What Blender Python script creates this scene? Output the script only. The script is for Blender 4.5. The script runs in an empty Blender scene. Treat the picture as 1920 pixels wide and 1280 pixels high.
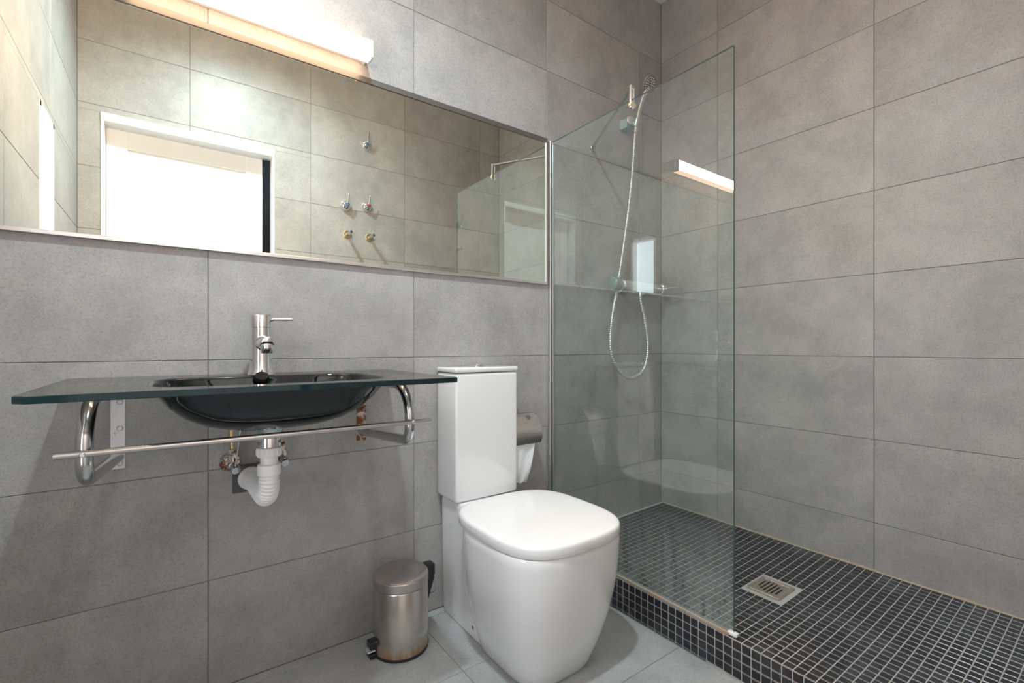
import bpy, bmesh, math, random
from mathutils import Vector, Matrix

random.seed(7)
scn = bpy.context.scene
COL = scn.collection
PI = math.pi

# ------------------------------------------------------------------ camera, light, exposure
cam_d = bpy.data.cameras.new('camera')
cam_d.sensor_width = 36.0
cam_d.lens = 881.16 / 1920 * 36.0
cam_d.shift_y = (649.1 - 640.0) / 1920
cam_d.clip_start = 0.005
cam = bpy.data.objects.new('camera', cam_d)
YAW = 0.942812
cam.location = (-2.0560, -1.5175, 0.9375)
cam.rotation_euler = (PI / 2, 0, YAW - PI / 2)
COL.objects.link(cam)
scn.camera = cam

world = bpy.data.worlds.new('sky')
scn.world = world
world.use_nodes = True
bg = world.node_tree.nodes['Background']
bg.inputs[0].default_value = (0.80, 0.88, 1.0, 1)
bg.inputs[1].default_value = 0.5
world.cycles.sampling_method = 'NONE'

SPOT_POWER, SPOT_COLOR = 100.0, (0.80, 0.95, 1.0)
LAMP_COLOR, LAMP_STRENGTH = (1.0, 0.64, 0.44), 205.0
DAY_COLOR, DAY_STRENGTH = (0.74, 0.85, 1.0), 6.0

spot_d = bpy.data.lights.new('ceiling_spot_light', 'SPOT')
spot_d.energy = SPOT_POWER
spot_d.color = SPOT_COLOR
spot_d.spot_size = math.radians(165)
spot_d.spot_blend = 1.0
spot_d.shadow_soft_size = 0.045
spot = bpy.data.objects.new('ceiling_spot_light', spot_d)
spot.location = (-1.77, -0.87, 2.672)
COL.objects.link(spot)

hall_d = bpy.data.lights.new('hall_fill_light', 'POINT')  # unseen fill lamp, added to lift the black gap beside the door
hall_d.energy = 0.8
hall_d.color = (0.85, 0.9, 1.0)
hall_d.shadow_soft_size = 0.1
hall = bpy.data.objects.new('hall_fill_light', hall_d)
hall.location = (-1.25, -2.5, 2.3)
COL.objects.link(hall)

vs = scn.view_settings
vs.view_transform = 'Standard'
vs.look = 'None'
vs.exposure = 0.25
vs.gamma = 1.0
vs.use_curve_mapping = False
scn.display_settings.display_device = 'sRGB'
scn.cycles.max_bounces = 14
scn.cycles.diffuse_bounces = 8
scn.cycles.glossy_bounces = 8
scn.cycles.transparent_max_bounces = 24
scn.cycles.sample_clamp_indirect = 4.0
scn.cycles.blur_glossy = 0.5


# ------------------------------------------------------------------ materials
class NT:
    def __init__(s, name):
        s.m = bpy.data.materials.new(name)
        s.m.use_nodes = True
        s.t = s.m.node_tree
        s.n = s.t.nodes
        s.b = s.n.get('Principled BSDF')
        s.out = s.n.get('Material Output')

    def add(s, kind, **kw):
        nd = s.n.new(kind)
        for k, v in kw.items():
            setattr(nd, k, v)
        return nd

    def link(s, a, b):
        s.t.links.new(a, b)

    def noise(s, scale, detail=4, rough=0.55, vec=None, dist=0.0):
        nd = s.add('ShaderNodeTexNoise')
        nd.inputs['Scale'].default_value = scale
        nd.inputs['Detail'].default_value = detail
        nd.inputs['Roughness'].default_value = rough
        nd.inputs['Distortion'].default_value = dist
        if vec is not None:
            s.link(vec, nd.inputs['Vector'])
        return nd.outputs['Fac']

    def pos(s):
        return s.add('ShaderNodeNewGeometry').outputs['Position']

    def ramp(s, fac, stops):
        r = s.add('ShaderNodeValToRGB')
        e = r.color_ramp.elements
        while len(e) < len(stops):
            e.new(0.5)
        for i, (p, c) in enumerate(stops):
            e[i].position = p
            e[i].color = (c, c, c, 1) if isinstance(c, (int, float)) else (*c, 1)
        s.link(fac, r.inputs[0])
        return r.outputs[0]

    def mix(s, fac, a, b, mode='MIX'):
        m = s.add('ShaderNodeMix', data_type='RGBA', blend_type=mode)
        for sock, v in ((m.inputs[0], fac), (m.inputs[6], a), (m.inputs[7], b)):
            if isinstance(v, (int, float)):
                sock.default_value = v
            elif isinstance(v, tuple):
                sock.default_value = (*v, 1)
            else:
                s.link(v, sock)
        return m.outputs[2]

    def math(s, op, a, b=0.0):
        m = s.add('ShaderNodeMath', operation=op)
        for sock, v in ((m.inputs[0], a), (m.inputs[1], b)):
            if isinstance(v, (int, float)):
                sock.default_value = v
            else:
                s.link(v, sock)
        return m.outputs[0]

    def bump(s, fac, strength=0.1, dist=0.002):
        b = s.add('ShaderNodeBump')
        b.inputs['Strength'].default_value = strength
        b.inputs['Distance'].default_value = dist
        s.link(fac, b.inputs['Height'])
        s.link(b.outputs[0], s.b.inputs['Normal'])

    def set(s, **kw):
        names = dict(color='Base Color', rough='Roughness', metal='Metallic', spec='Specular IOR Level', coat='Coat Weight',
                     ior='IOR', emit='Emission Color', emits='Emission Strength', trans='Transmission Weight', sss='Subsurface Weight')
        for k, v in kw.items():
            sock = s.b.inputs[names[k]]
            if isinstance(v, tuple):
                sock.default_value = (*v, 1)
            elif isinstance(v, (int, float)):
                sock.default_value = v
            else:
                s.link(v, sock)
        return s


def mat_simple(name, color, rough=0.5, metal=0.0, vary=0.08, scale=14.0, **kw):
    s = NT(name)
    n = s.noise(scale, 4, 0.6, s.pos())
    dark = tuple(c * (1 - vary) for c in color)
    light = tuple(min(1, c * (1 + vary)) for c in color)
    s.set(color=s.mix(n, dark, light), metal=metal, rough=rough, **kw)
    return s.m


def mat_stone(name, c1, c2, warm, rough=0.42, spec=0.45):
    s = NT(name)
    info = s.add('ShaderNodeObjectInfo')
    off = s.add('ShaderNodeVectorMath', operation='SCALE')
    comb = s.add('ShaderNodeCombineXYZ')
    for i in range(3):
        s.link(info.outputs['Random'], comb.inputs[i])
    s.link(comb.outputs[0], off.inputs[0])
    off.inputs['Scale'].default_value = 37.0
    vadd = s.add('ShaderNodeVectorMath', operation='ADD')
    s.link(s.pos(), vadd.inputs[0])
    s.link(off.outputs[0], vadd.inputs[1])
    v = vadd.outputs[0]
    big = s.noise(4.5, 9, 0.70, v, 0.15)
    mid = s.noise(22.0, 7, 0.68, v)
    fine = s.noise(210.0, 3, 0.6, v)
    base = s.mix(s.ramp(big, [(0.38, 0.0), (0.62, 1.0)]), c1, c2)
    base = s.mix(s.ramp(mid, [(0.48, 0.0), (0.70, 0.5)]), base, warm)
    base = s.mix(s.ramp(fine, [(0.30, 0.45), (0.52, 0.0)]), base, tuple(c * 0.62 for c in c1))
    tint = s.ramp(info.outputs['Random'], [(0.0, 0.94), (1.0, 1.06)])
    base = s.mix(1.0, base, tint, 'MULTIPLY')
    s.set(color=base, spec=spec, rough=s.ramp(mid, [(0.3, rough - 0.06), (0.7, rough + 0.10)]))
    s.bump(s.math('ADD', s.math('MULTIPLY', fine, 0.25), s.math('MULTIPLY', mid, 0.6)), 0.10, 0.002)
    return s.m


M = {}
M['tile'] = mat_stone('grey_stone_tile', (0.335, 0.33, 0.324), (0.445, 0.437, 0.425), (0.475, 0.425, 0.375))
M['floor_tile'] = mat_stone('grey_floor_tile', (0.33, 0.345, 0.345), (0.44, 0.455, 0.45), (0.45, 0.43, 0.39), rough=0.40)
M['grout'] = mat_simple('wall_grout', (0.20, 0.19, 0.18), 0.9, vary=0.3, scale=9)
M['plaster'] = mat_simple('white_ceiling_paint', (0.80, 0.79, 0.77), 0.9, vary=0.03)
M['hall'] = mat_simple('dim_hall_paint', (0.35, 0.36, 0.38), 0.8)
M['paint'] = mat_simple('white_door_paint', (0.84, 0.84, 0.85), 0.35, vary=0.02)
M['ceramic'] = mat_simple('white_glazed_ceramic', (0.86, 0.86, 0.87), 0.08, vary=0.015, scale=5, coat=0.4, spec=0.6)
M['lidplastic'] = mat_simple('white_seat_plastic', (0.88, 0.88, 0.875), 0.14, vary=0.01, scale=5, spec=0.55)
M['whiteplastic'] = mat_simple('white_pipe_plastic', (0.82, 0.81, 0.80), 0.35, vary=0.06, scale=40)
M['chrome'] = mat_simple('polished_chrome', (0.86, 0.86, 0.87), 0.06, 1.0, vary=0.03)
M['steel'] = mat_simple('brushed_steel', (0.62, 0.60, 0.58), 0.27, 1.0, vary=0.03, scale=5)
M['alu'] = mat_simple('satin_aluminium', (0.80, 0.79, 0.78), 0.32, 1.0, vary=0.02, scale=6)
M['tube'] = mat_simple('chromed_tube', (0.60, 0.61, 0.63), 0.16, 1.0, vary=0.04, scale=6)
M['black'] = mat_simple('black_plastic', (0.018, 0.02, 0.023), 0.35, vary=0.2)
M['rubber'] = mat_simple('black_gasket', (0.012, 0.012, 0.013), 0.5, vary=0.2)
M['brass'] = mat_simple('worn_brass', (0.80, 0.60, 0.36), 0.3, 1.0, vary=0.12)
M['paper'] = mat_simple('tissue_paper', (0.84, 0.86, 0.88), 0.9, vary=0.04, scale=60)
M['blue'] = mat_simple('blue_marker', (0.05, 0.20, 0.60), 0.3)
M['red'] = mat_simple('red_marker', (0.60, 0.03, 0.03), 0.3)
M['tealplastic'] = mat_simple('aged_chrome_plastic', (0.45, 0.56, 0.55), 0.16, 0.7, vary=0.15)
M['cap'] = mat_simple('lamp_end_plastic', (0.75, 0.72, 0.68), 0.4)
M['sprayface'] = mat_simple('grey_spray_plastic', (0.20, 0.21, 0.21), 0.25)
M['trim'] = mat_simple('dull_dark_trim', (0.20, 0.19, 0.175), 0.35, 0.6, vary=0.08, scale=5)
M['slate'] = mat_simple('dark_backing_plate', (0.10, 0.10, 0.11), 0.6)


def mat_rusty(name, metal_col, lo, hi, metal=0.8, rough=0.35, scale=26.0, rust=(0.20, 0.062, 0.02)):
    s = NT(name)
    n = s.noise(scale, 6, 0.65, s.pos(), 0.5)
    f = s.ramp(n, [(lo, 0.0), (hi, 1.0)])
    s.set(color=s.mix(f, metal_col, rust), rough=s.ramp(f, [(0, rough), (1, 0.85)]),
          metal=s.ramp(f, [(0, metal), (1, 0.0)]))
    s.bump(n, 0.2, 0.002)
    return s.m


M['rustplate'] = mat_rusty('rusting_plated_steel', (0.74, 0.73, 0.74), 0.60, 0.66, 0.35, 0.35, 34)
M['veryrusty'] = mat_rusty('heavily_rusted_plate', (0.66, 0.60, 0.56), 0.42, 0.52, 0.35, 0.4, 48)
M['rustchrome'] = mat_rusty('rust_pitted_chrome', (0.78, 0.74, 0.70), 0.50, 0.58, 1.0, 0.14, 55)
M['mortar'] = mat_rusty('stained_silicone_bead', (0.34, 0.30, 0.26), 0.55, 0.68, 0.0, 0.5, 16, (0.50, 0.27, 0.12))
M['sealant'] = mat_simple('yellowed_sealant', (0.42, 0.36, 0.25), 0.6, vary=0.3, scale=30)
M['graterust'] = mat_rusty('tarnished_drain_steel', (0.50, 0.47, 0.41), 0.55, 0.72, 0.75, 0.38, 60, (0.30, 0.20, 0.11))


def mat_bin():
    s = NT('brushed_steel_bin')
    p = s.pos()
    sep = s.add('ShaderNodeSeparateXYZ')
    s.link(p, sep.inputs[0])
    mp = s.add('ShaderNodeMapping')
    mp.inputs['Scale'].default_value = (1, 1, 0.12)
    s.link(p, mp.inputs[0])
    n = s.noise(70, 5, 0.7, mp.outputs[0])
    h = s.ramp(sep.outputs[2], [(0.015, 1.0), (0.085, 0.0)])
    f = s.ramp(s.math('MULTIPLY', h, s.math('ADD', n, 0.25)), [(0.40, 0.0), (0.80, 0.8)])
    s.set(color=s.mix(f, (0.60, 0.56, 0.51), (0.34, 0.16, 0.06)), metal=s.ramp(f, [(0, 1.0), (1, 0.35)]),
          rough=s.ramp(f, [(0, 0.27), (1, 0.6)]))
    return s.m


M['bin'] = mat_bin()


def mat_binlid():
    s = NT('radially_brushed_lid')
    s.set(color=s.mix(s.noise(40, 4, 0.6, s.pos()), (0.50, 0.46, 0.43), (0.60, 0.56, 0.52)), metal=1.0, rough=0.26)
    tg = s.add('ShaderNodeTangent', direction_type='RADIAL', axis='Z')
    s.link(tg.outputs[0], s.b.inputs['Tangent'])
    s.b.inputs['Anisotropic'].default_value = 0.75
    return s.m


M['binlid'] = mat_binlid()


def mat_mosaic():
    s = NT('black_glass_mosaic')
    info = s.add('ShaderNodeObjectInfo')
    p = s.pos()
    n1 = s.noise(2.6, 5, 0.6, p, 0.4)
    n2 = s.noise(95, 4, 0.75, p, 1.0)
    haze = s.math('MULTIPLY', s.ramp(n1, [(0.48, 0.0), (0.72, 1.0)]), s.ramp(n2, [(0.40, 0.0), (0.70, 0.8)]))
    base = s.ramp(info.outputs['Random'], [(0.0, (0.014, 0.015, 0.019)), (1.0, (0.028, 0.029, 0.036))])
    s.set(color=s.mix(haze, base, (0.24, 0.27, 0.30)), rough=s.ramp(n1, [(0.35, 0.20), (0.7, 0.38)]), spec=0.5)
    s.bump(n2, 0.04, 0.001)
    return s.m


M['mosaic'] = mat_mosaic()
M['mosaicgrout'] = mat_simple('pale_mosaic_grout', (0.44, 0.44, 0.43), 0.85, vary=0.22, scale=12)


def mat_clear(name, tint, gain=2.0, haze=None):
    """thin clear sheet: transparent with tint, mirror reflection by Fresnel on the outward side"""
    s = NT(name)
    s.n.remove(s.b)
    tr = s.add('ShaderNodeBsdfTransparent')
    tr.inputs[0].default_value = (*tint, 1)
    gl = s.add('ShaderNodeBsdfGlossy')
    gl.inputs['Color'].default_value = (1, 1, 1, 1)
    gl.inputs['Roughness'].default_value = 0.0
    fr = s.add('ShaderNodeFresnel')
    fr.inputs[0].default_value = 1.5
    geo = s.add('ShaderNodeNewGeometry')
    front = s.math('SUBTRACT', 1.0, geo.outputs['Backfacing'])
    f = s.math('MULTIPLY', s.math('MINIMUM', s.math('MULTIPLY', fr.outputs[0], gain), 1.0), front)
    mx = s.add('ShaderNodeMixShader')
    s.link(f, mx.inputs[0])
    s.link(tr.outputs[0], mx.inputs[1])
    s.link(gl.outputs[0], mx.inputs[2])
    last = mx
    if haze:
        df = s.add('ShaderNodeBsdfDiffuse')
        df.inputs[0].default_value = (0.55, 0.60, 0.58, 1)
        sep = s.add('ShaderNodeSeparateXYZ')
        s.link(geo.outputs['Position'], sep.inputs[0])
        mp = s.add('ShaderNodeMapping')
        mp.inputs['Scale'].default_value = (1, 1, 0.12)
        s.link(geo.outputs['Position'], mp.inputs[0])
        n = s.noise(60, 3, 0.6, mp.outputs[0])
        low = s.ramp(sep.outputs[2], [(0.12, 1.0), (0.42, 0.0)])
        hz = s.math('MULTIPLY', s.math('MULTIPLY', low, s.ramp(n, [(0.40, 0.25), (0.52, 1.0)])), haze)
        m2 = s.add('ShaderNodeMixShader')
        s.link(s.math('ADD', hz, 0.006), m2.inputs[0])
        s.link(mx.outputs[0], m2.inputs[1])
        s.link(df.outputs[0], m2.inputs[2])
        last = m2
    s.link(last.outputs[0], s.out.inputs[0])
    return s.m


M['screen'] = mat_clear('clear_green_glass', (0.950, 0.985, 0.972), 1.9, 0.20)
M['counter'] = mat_clear('smoked_counter_glass', (0.50, 0.50, 0.485), 0.85)
M['glassedge'] = mat_simple('dark_green_glass_edge', (0.004, 0.020, 0.022), 0.08, vary=0.5, scale=26, spec=0.45)
M['screenedge'] = mat_simple('green_glass_edge', (0.11, 0.19, 0.175), 0.12, vary=0.1, spec=0.8)
M['bowl'] = mat_simple('black_bowl_glass', (0.003, 0.007, 0.008), 0.04, vary=0.2, spec=0.5)
M['mirror'] = mat_simple('silvered_mirror', (0.74, 0.83, 0.785), 0.0, 1.0, vary=0.005)


def mat_emit(name, color, strength, rough=0.4):
    s = NT(name)
    n = s.noise(8, 2, 0.5, s.pos())
    s.set(color=(0.9, 0.88, 0.84), rough=rough, emit=s.mix(n, color, tuple(min(1, c * 1.03) for c in color)), emits=strength)
    return s.m


M['diffuser'] = mat_emit('glowing_opal_diffuser', LAMP_COLOR, LAMP_STRENGTH)
M['diffuser_side'] = mat_emit('dim_opal_diffuser_side', (1.0, 0.66, 0.42), 7.0)
M['spotlens'] = mat_emit('glowing_spot_lens', SPOT_COLOR, 12.0)


M['frost'] = mat_emit('daylit_frosted_glass', DAY_COLOR, DAY_STRENGTH)


# ------------------------------------------------------------------ mesh helpers
def link_mesh(name, me, mats, parent=None, smooth=None):
    o = bpy.data.objects.new(name, me)
    for m in (mats if isinstance(mats, (list, tuple)) else [mats]):
        if m.name not in [x.name for x in me.materials if x]:
            me.materials.append(m)
    COL.objects.link(o)
    if parent is not None:
        o.parent = parent
    return o


def root_of(o):
    loc = Vector((0, 0, 0))
    while o is not None:
        loc = loc + o.location
        o = o.parent
    return loc


def part(name, bm, mats, parent=None, smooth=40, label=None):
    """finish a bmesh (world coordinates) as one mesh object under its thing"""
    if parent is not None:
        bmesh.ops.translate(bm, verts=bm.verts, vec=-root_of(parent))
    bmesh.ops.recalc_face_normals(bm, faces=bm.faces)
    me = bpy.data.meshes.new(name)
    bm.to_mesh(me)
    bm.free()
    if smooth:
        for p in me.polygons:
            p.use_smooth = True
        me.set_sharp_from_angle(angle=math.radians(smooth))
    o = link_mesh(name, me, mats, parent)
    if label:
        o['label'] = label
    return o


def thing(name, label, cat, loc=(0, 0, 0), group=None):
    o = bpy.data.objects.new(name, None)
    o.empty_display_size = 0.05
    o.location = loc
    COL.objects.link(o)
    o['label'] = label
    o['category'] = cat
    if group:
        o['group'] = group
    return o


def struct(o, label=None):
    o['kind'] = 'structure'
    if label:
        o['label'] = label
    return o


def NB():
    return bmesh.new()


def add_box(bm, lo, hi, bevel=0.0, seg=2, mi=0):
    r = bmesh.ops.create_cube(bm, size=1.0)
    vs_ = r['verts']
    c = [(a + b) / 2 for a, b in zip(lo, hi)]
    s = [abs(b - a) for a, b in zip(lo, hi)]
    bmesh.ops.scale(bm, verts=vs_, vec=s)
    bmesh.ops.translate(bm, verts=vs_, vec=c)
    fs = {f for v in vs_ for f in v.link_faces}
    for f in fs:
        f.material_index = mi
    if bevel:
        es = list({e for v in vs_ for e in v.link_edges})
        bmesh.ops.bevel(bm, geom=es, offset=bevel, segments=seg, affect='EDGES', profile=0.5)
    return bm


def frame_from(d, up=Vector((0, 0, 1))):
    d = Vector(d).normalized()
    if abs(d.dot(up)) > 0.98:
        up = Vector((1, 0, 0))
    x = up.cross(d).normalized()
    y = d.cross(x)
    return x, y, d


def add_lathe(bm, prof, origin, axis=(0, 0, 1), n=32, cap=True, mi=0):
    x, y, d = frame_from(axis)
    o = Vector(origin)
    rings = []
    for r, h in prof:
        if r < 1e-6:
            rings.append([bm.verts.new(o + d * h)])
        else:
            rings.append([bm.verts.new(o + d * h + (x * math.cos(2 * PI * i / n) + y * math.sin(2 * PI * i / n)) * r) for i in range(n)])
    for a, b in zip(rings, rings[1:]):
        for i in range(n):
            j = (i + 1) % n
            if len(a) == 1 and len(b) == 1:
                continue
            if len(a) == 1:
                f = bm.faces.new((a[0], b[j], b[i]))
            elif len(b) == 1:
                f = bm.faces.new((a[i], a[j], b[0]))
            else:
                f = bm.faces.new((a[i], a[j], b[j], b[i]))
            f.material_index = mi
    if cap:
        for rg in (rings[0], rings[-1]):
            if len(rg) > 1:
                f = bm.faces.new(rg)
                f.material_index = mi
    return bm


def spline(pts, per=8):
    pts = [Vector(p) for p in pts]
    out = []
    n = len(pts)
    for i in range(n - 1):
        p0, p1, p2, p3 = pts[max(i - 1, 0)], pts[i], pts[i + 1], pts[min(i + 2, n - 1)]
        for k in range(per):
            t = k / per
            out.append(0.5 * ((2 * p1) + (-p0 + p2) * t + (2 * p0 - 5 * p1 + 4 * p2 - p3) * t * t + (-p0 + 3 * p1 - 3 * p2 + p3) * t ** 3))
    out.append(pts[-1])
    return out


def fillet(pts, radii, seg=8):
    """polyline with rounded corners"""
    pts = [Vector(p) for p in pts]
    out = [pts[0]]
    for i in range(1, len(pts) - 1):
        a, b, c = pts[i - 1], pts[i], pts[i + 1]
        r = radii[i - 1]
        u, v = (a - b).normalized(), (c - b).normalized()
        ang = math.acos(max(-1, min(1, u.dot(v))))
        t = r / math.tan(ang / 2)
        t = min(t, (a - b).length * 0.98, (c - b).length * 0.98)
        r = t * math.tan(ang / 2)
        bis = (u + v).normalized()
        cen = b + bis * (r / math.sin(ang / 2))
        p, q = b + u * t - cen, b + v * t - cen
        tot = math.acos(max(-1, min(1, p.normalized().dot(q.normalized()))))
        for k in range(seg + 1):
            w = k / seg
            d = (p * math.sin((1 - w) * tot) + q * math.sin(w * tot)) / math.sin(tot)
            out.append(cen + d)
    out.append(pts[-1])
    return out


def add_tube(bm, pts, r, n=14, cap=True, mi=0):
    pts = [Vector(p) for p in pts]
    rf = r if callable(r) else (lambda t: r)
    m = len(pts)
    tang = []
    for i in range(m):
        a, b = pts[max(i - 1, 0)], pts[min(i + 1, m - 1)]
        tang.append((b - a).normalized())
    x, y, _ = frame_from(tang[0])
    rings = []
    for i in range(m):
        if i:
            ax = tang[i - 1].cross(tang[i])
            if ax.length > 1e-7:
                ro = Matrix.Rotation(tang[i - 1].angle(tang[i]), 3, ax.normalized())
                x, y = ro @ x, ro @ y
        rr = rf(i / (m - 1))
        rings.append([bm.verts.new(pts[i] + (x * math.cos(2 * PI * k / n) + y * math.sin(2 * PI * k / n)) * rr) for k in range(n)])
    for a, b in zip(rings, rings[1:]):
        for k in range(n):
            j = (k + 1) % n
            bm.faces.new((a[k], a[j], b[j], b[k])).material_index = mi
    if cap:
        bm.faces.new(rings[0]).material_index = mi
        bm.faces.new(rings[-1]).material_index = mi
    return bm


def superellipse(cx, cy, a, b, n, z, N=64, ymax=None, nb=None):
    out = []
    for i in range(N):
        t = 2 * PI * i / N
        c, s = math.cos(t), math.sin(t)
        e = n if s < 0 or nb is None else nb
        x = cx + a * math.copysign(abs(c) ** (2 / e), c)
        y = cy + b * math.copysign(abs(s) ** (2 / e), s)
        if ymax is not None:
            y = min(y, ymax)
        out.append(Vector((x, y, z)))
    return out


def add_loft(bm, rings, cap0=True, cap1=True, mi=0):
    vr = [[bm.verts.new(p) for p in rg] for rg in rings]
    n = len(vr[0])
    for a, b in zip(vr, vr[1:]):
        for i in range(n):
            j = (i + 1) % n
            bm.faces.new((a[i], a[j], b[j], b[i])).material_index = mi
    if cap0:
        bm.faces.new(vr[0]).material_index = mi
    if cap1:
        bm.faces.new(vr[-1]).material_index = mi
    return bm


def add_strip(bm, prof, x0, x1, th):
    """a curved sheet: profile of (y, z) swept along x with thickness th"""
    P = [Vector((0, y, z)) for y, z in prof]
    L = []
    for i, p in enumerate(P):
        d = (P[min(i + 1, len(P) - 1)] - P[max(i - 1, 0)]).normalized()
        nrm = Vector((0, -d.z, d.y))
        L.append((p, p + nrm * th))
    loop = [a for a, _ in L] + [b for _, b in reversed(L)]
    A = [bm.verts.new((x0, p.y, p.z)) for p in loop]
    B = [bm.verts.new((x1, p.y, p.z)) for p in loop]
    n = len(loop)
    for i in range(n):
        j = (i + 1) % n
        bm.faces.new((A[i], A[j], B[j], B[i]))
    for i in range(len(P) - 1):
        k = n - 1 - i
        bm.faces.new((A[i], A[i + 1], A[k - 1], A[k]))
        bm.faces.new((B[i], B[i + 1], B[k - 1], B[k]))
    return bm


# ------------------------------------------------------------------ room shell
W, D, H = 2.415, 1.5, 2.71           # x from -W to 0, y from -D to 0
DOOR = (-2.33, -1.57, 0.0, 2.07)     # opening in the front wall: x0, x1, z0, z1
WIN = (-0.955, -0.715, 0.50, 1.775)  # opening in the left wall: y0, y1, z0, z1
TILE_MESH = {}


def tile_mesh(w, h, mat):
    key = (round(w, 4), round(h, 4), mat.name)
    if key in TILE_MESH:
        return TILE_MESH[key]
    c = 0.0009
    rings = []
    for ins, dz in ((0, -0.009), (0, -c), (c, 0)):
        rings.append([(ins, ins, dz), (w - ins, ins, dz), (w - ins, h - ins, dz), (ins, h - ins, dz)])
    v = [p for r in rings for p in r]
    f = [(8, 9, 10, 11)]
    for k in (0, 4):
        for i in range(4):
            j = (i + 1) % 4
            f.append((k + i, k + j, k + 4 + j, k + 4 + i))
    me = bpy.data.meshes.new('tile')
    me.from_pydata(v, [], f)
    me.update()
    me.materials.append(mat)
    TILE_MESH[key] = me
    return me


def cut(rect, hole):
    if hole is None:
        return [rect]
    u0, u1, v0, v1 = rect
    a0, a1, b0, b1 = hole
    if a1 <= u0 or a0 >= u1 or b1 <= v0 or b0 >= v1:
        return [rect]
    out = []
    if b1 < v1:
        out.append((u0, u1, b1, v1))
    if b0 > v0:
        out.append((u0, u1, v0, b0))
    m0, m1 = max(v0, b0), min(v1, b1)
    if a0 > u0:
        out.append((u0, a0, m0, m1))
    if a1 < u1:
        out.append((a1, u1, m0, m1))
    return [r for r in out if r[1] - r[0] > 0.004 and r[3] - r[2] > 0.004]


def tiled(name, U, V, Nn, org, urange, vrange, uj, vj, hole, mat, tname, label, thick=0.12):
    """a wall or floor: grout-coloured body plus one object for each tile"""
    U, V, Nn, org = Vector(U), Vector(V), Vector(Nn), Vector(org)
    bm = NB()
    ext = 0.11 if name != 'floor' else 0.05
    for (u0, u1, v0, v1) in cut((urange[0] - ext, urange[1] + ext, vrange[0] - (0.05 if name != 'floor' else 0.0), vrange[1] + 0.05), hole):
        pts = []
        for d in (-0.0018, -thick):
            for (u, v) in ((u0, v0), (u1, v0), (u1, v1), (u0, v1)):
                pts.append(bm.verts.new(org + U * u + V * v + Nn * d))
        bm.faces.new(pts[:4])
        bm.faces.new(pts[4:])
        for i in range(4):
            j = (i + 1) % 4
            bm.faces.new((pts[i], pts[j], pts[4 + j], pts[4 + i]))
    body = struct(part(name, bm, M['grout'], None, 0), label)
    us = [urange[0]] + [u for u in uj if urange[0] + 0.02 < u < urange[1] - 0.02] + [urange[1]]
    vs_ = [vrange[0]] + [v for v in vj if vrange[0] + 0.02 < v < vrange[1] - 0.02] + [vrange[1]]
    g = 0.0010
    rng = random.Random(name)
    for a, b in zip(us, us[1:]):
        for c, d in zip(vs_, vs_[1:]):
            full = (a + g, b - g, c + g, d - g)
            for (u0, u1, v0, v1) in cut(full, hole):
                me = tile_mesh(u1 - u0, v1 - v0, mat)
                o = bpy.data.objects.new(tname, me)
                proud = rng.uniform(-0.00045, 0.0)
                p = org + U * u0 + V * v0 + Nn * proud
                o.matrix_world = Matrix(((U.x, V.x, Nn.x, p.x), (U.y, V.y, Nn.y, p.y), (U.z, V.z, Nn.z, p.z), (0, 0, 0, 1)))
                COL.objects.link(o)
                o.parent = body
    return body


xj = [-0.174 - 0.6 * k for k in range(4)][::-1]
yj = [-0.312 - 0.6 * k for k in range(3)][::-1]
zj = [0.3 * k for k in range(1, 10)]
tiled('wall_back', (1, 0, 0), (0, 0, 1), (0, -1, 0), (0, 0, 0), (-W, 0), (0, H), xj, zj, None, M['tile'], 'wall_tile',
      'grey stone tiled wall behind the washbasin and toilet')
tiled('wall_right', (0, 1, 0), (0, 0, 1), (-1, 0, 0), (0, 0, 0), (-D, 0), (0, H), yj, zj, None, M['tile'], 'wall_tile',
      'grey stone tiled wall of the shower')
tiled('wall_front', (-1, 0, 0), (0, 0, 1), (0, 1, 0), (0, -D, 0), (0, W), (0, H), sorted(-x for x in xj), zj,
      (-DOOR[1], -DOOR[0], DOOR[2], DOOR[3]), M['tile'], 'wall_tile', 'grey tiled wall with the doorway, seen in the mirror', 0.085)
tiled('wall_left', (0, -1, 0), (0, 0, 1), (1, 0, 0), (-W, 0, 0), (0, D), (0, H), [0.3, 0.9], zj,
      (-WIN[1], -WIN[0], WIN[2], WIN[3]), M['tile'], 'wall_tile', 'brightly lit tiled wall with a narrow window, seen in the mirror')
tiled('floor', (1, 0, 0), (0, 1, 0), (0, 0, 1), (0, 0, 0), (-W, 0), (-D - 0.085, 0), xj and [-1.972, -1.372, -0.7705],
      sorted([-0.033 - 0.302 * k for k in range(5)]), None, M['floor_tile'], 'floor_tile', 'grey tiled bathroom floor')
bm = NB()
add_box(bm, (-W - 0.12, -D - 0.085, H), (0.12, 0.12, H + 0.1))
struct(part('ceiling', bm, M['plaster'], None, 0), 'plain white ceiling')

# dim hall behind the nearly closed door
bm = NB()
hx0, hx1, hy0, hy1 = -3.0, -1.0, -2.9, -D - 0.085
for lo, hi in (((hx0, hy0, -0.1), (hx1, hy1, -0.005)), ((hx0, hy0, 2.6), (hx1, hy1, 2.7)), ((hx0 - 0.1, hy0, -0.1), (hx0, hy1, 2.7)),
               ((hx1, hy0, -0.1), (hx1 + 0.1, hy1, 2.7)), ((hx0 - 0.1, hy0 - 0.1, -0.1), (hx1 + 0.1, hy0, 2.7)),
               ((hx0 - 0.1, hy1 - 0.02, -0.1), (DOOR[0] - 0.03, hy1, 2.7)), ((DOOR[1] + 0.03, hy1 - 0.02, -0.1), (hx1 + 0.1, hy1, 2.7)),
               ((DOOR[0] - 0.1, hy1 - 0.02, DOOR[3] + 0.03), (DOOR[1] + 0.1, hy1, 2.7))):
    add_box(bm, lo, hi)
struct(part('wall_hall', bm, M['hall'], None, 0), 'dim hall seen through the gap beside the white door')

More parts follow.
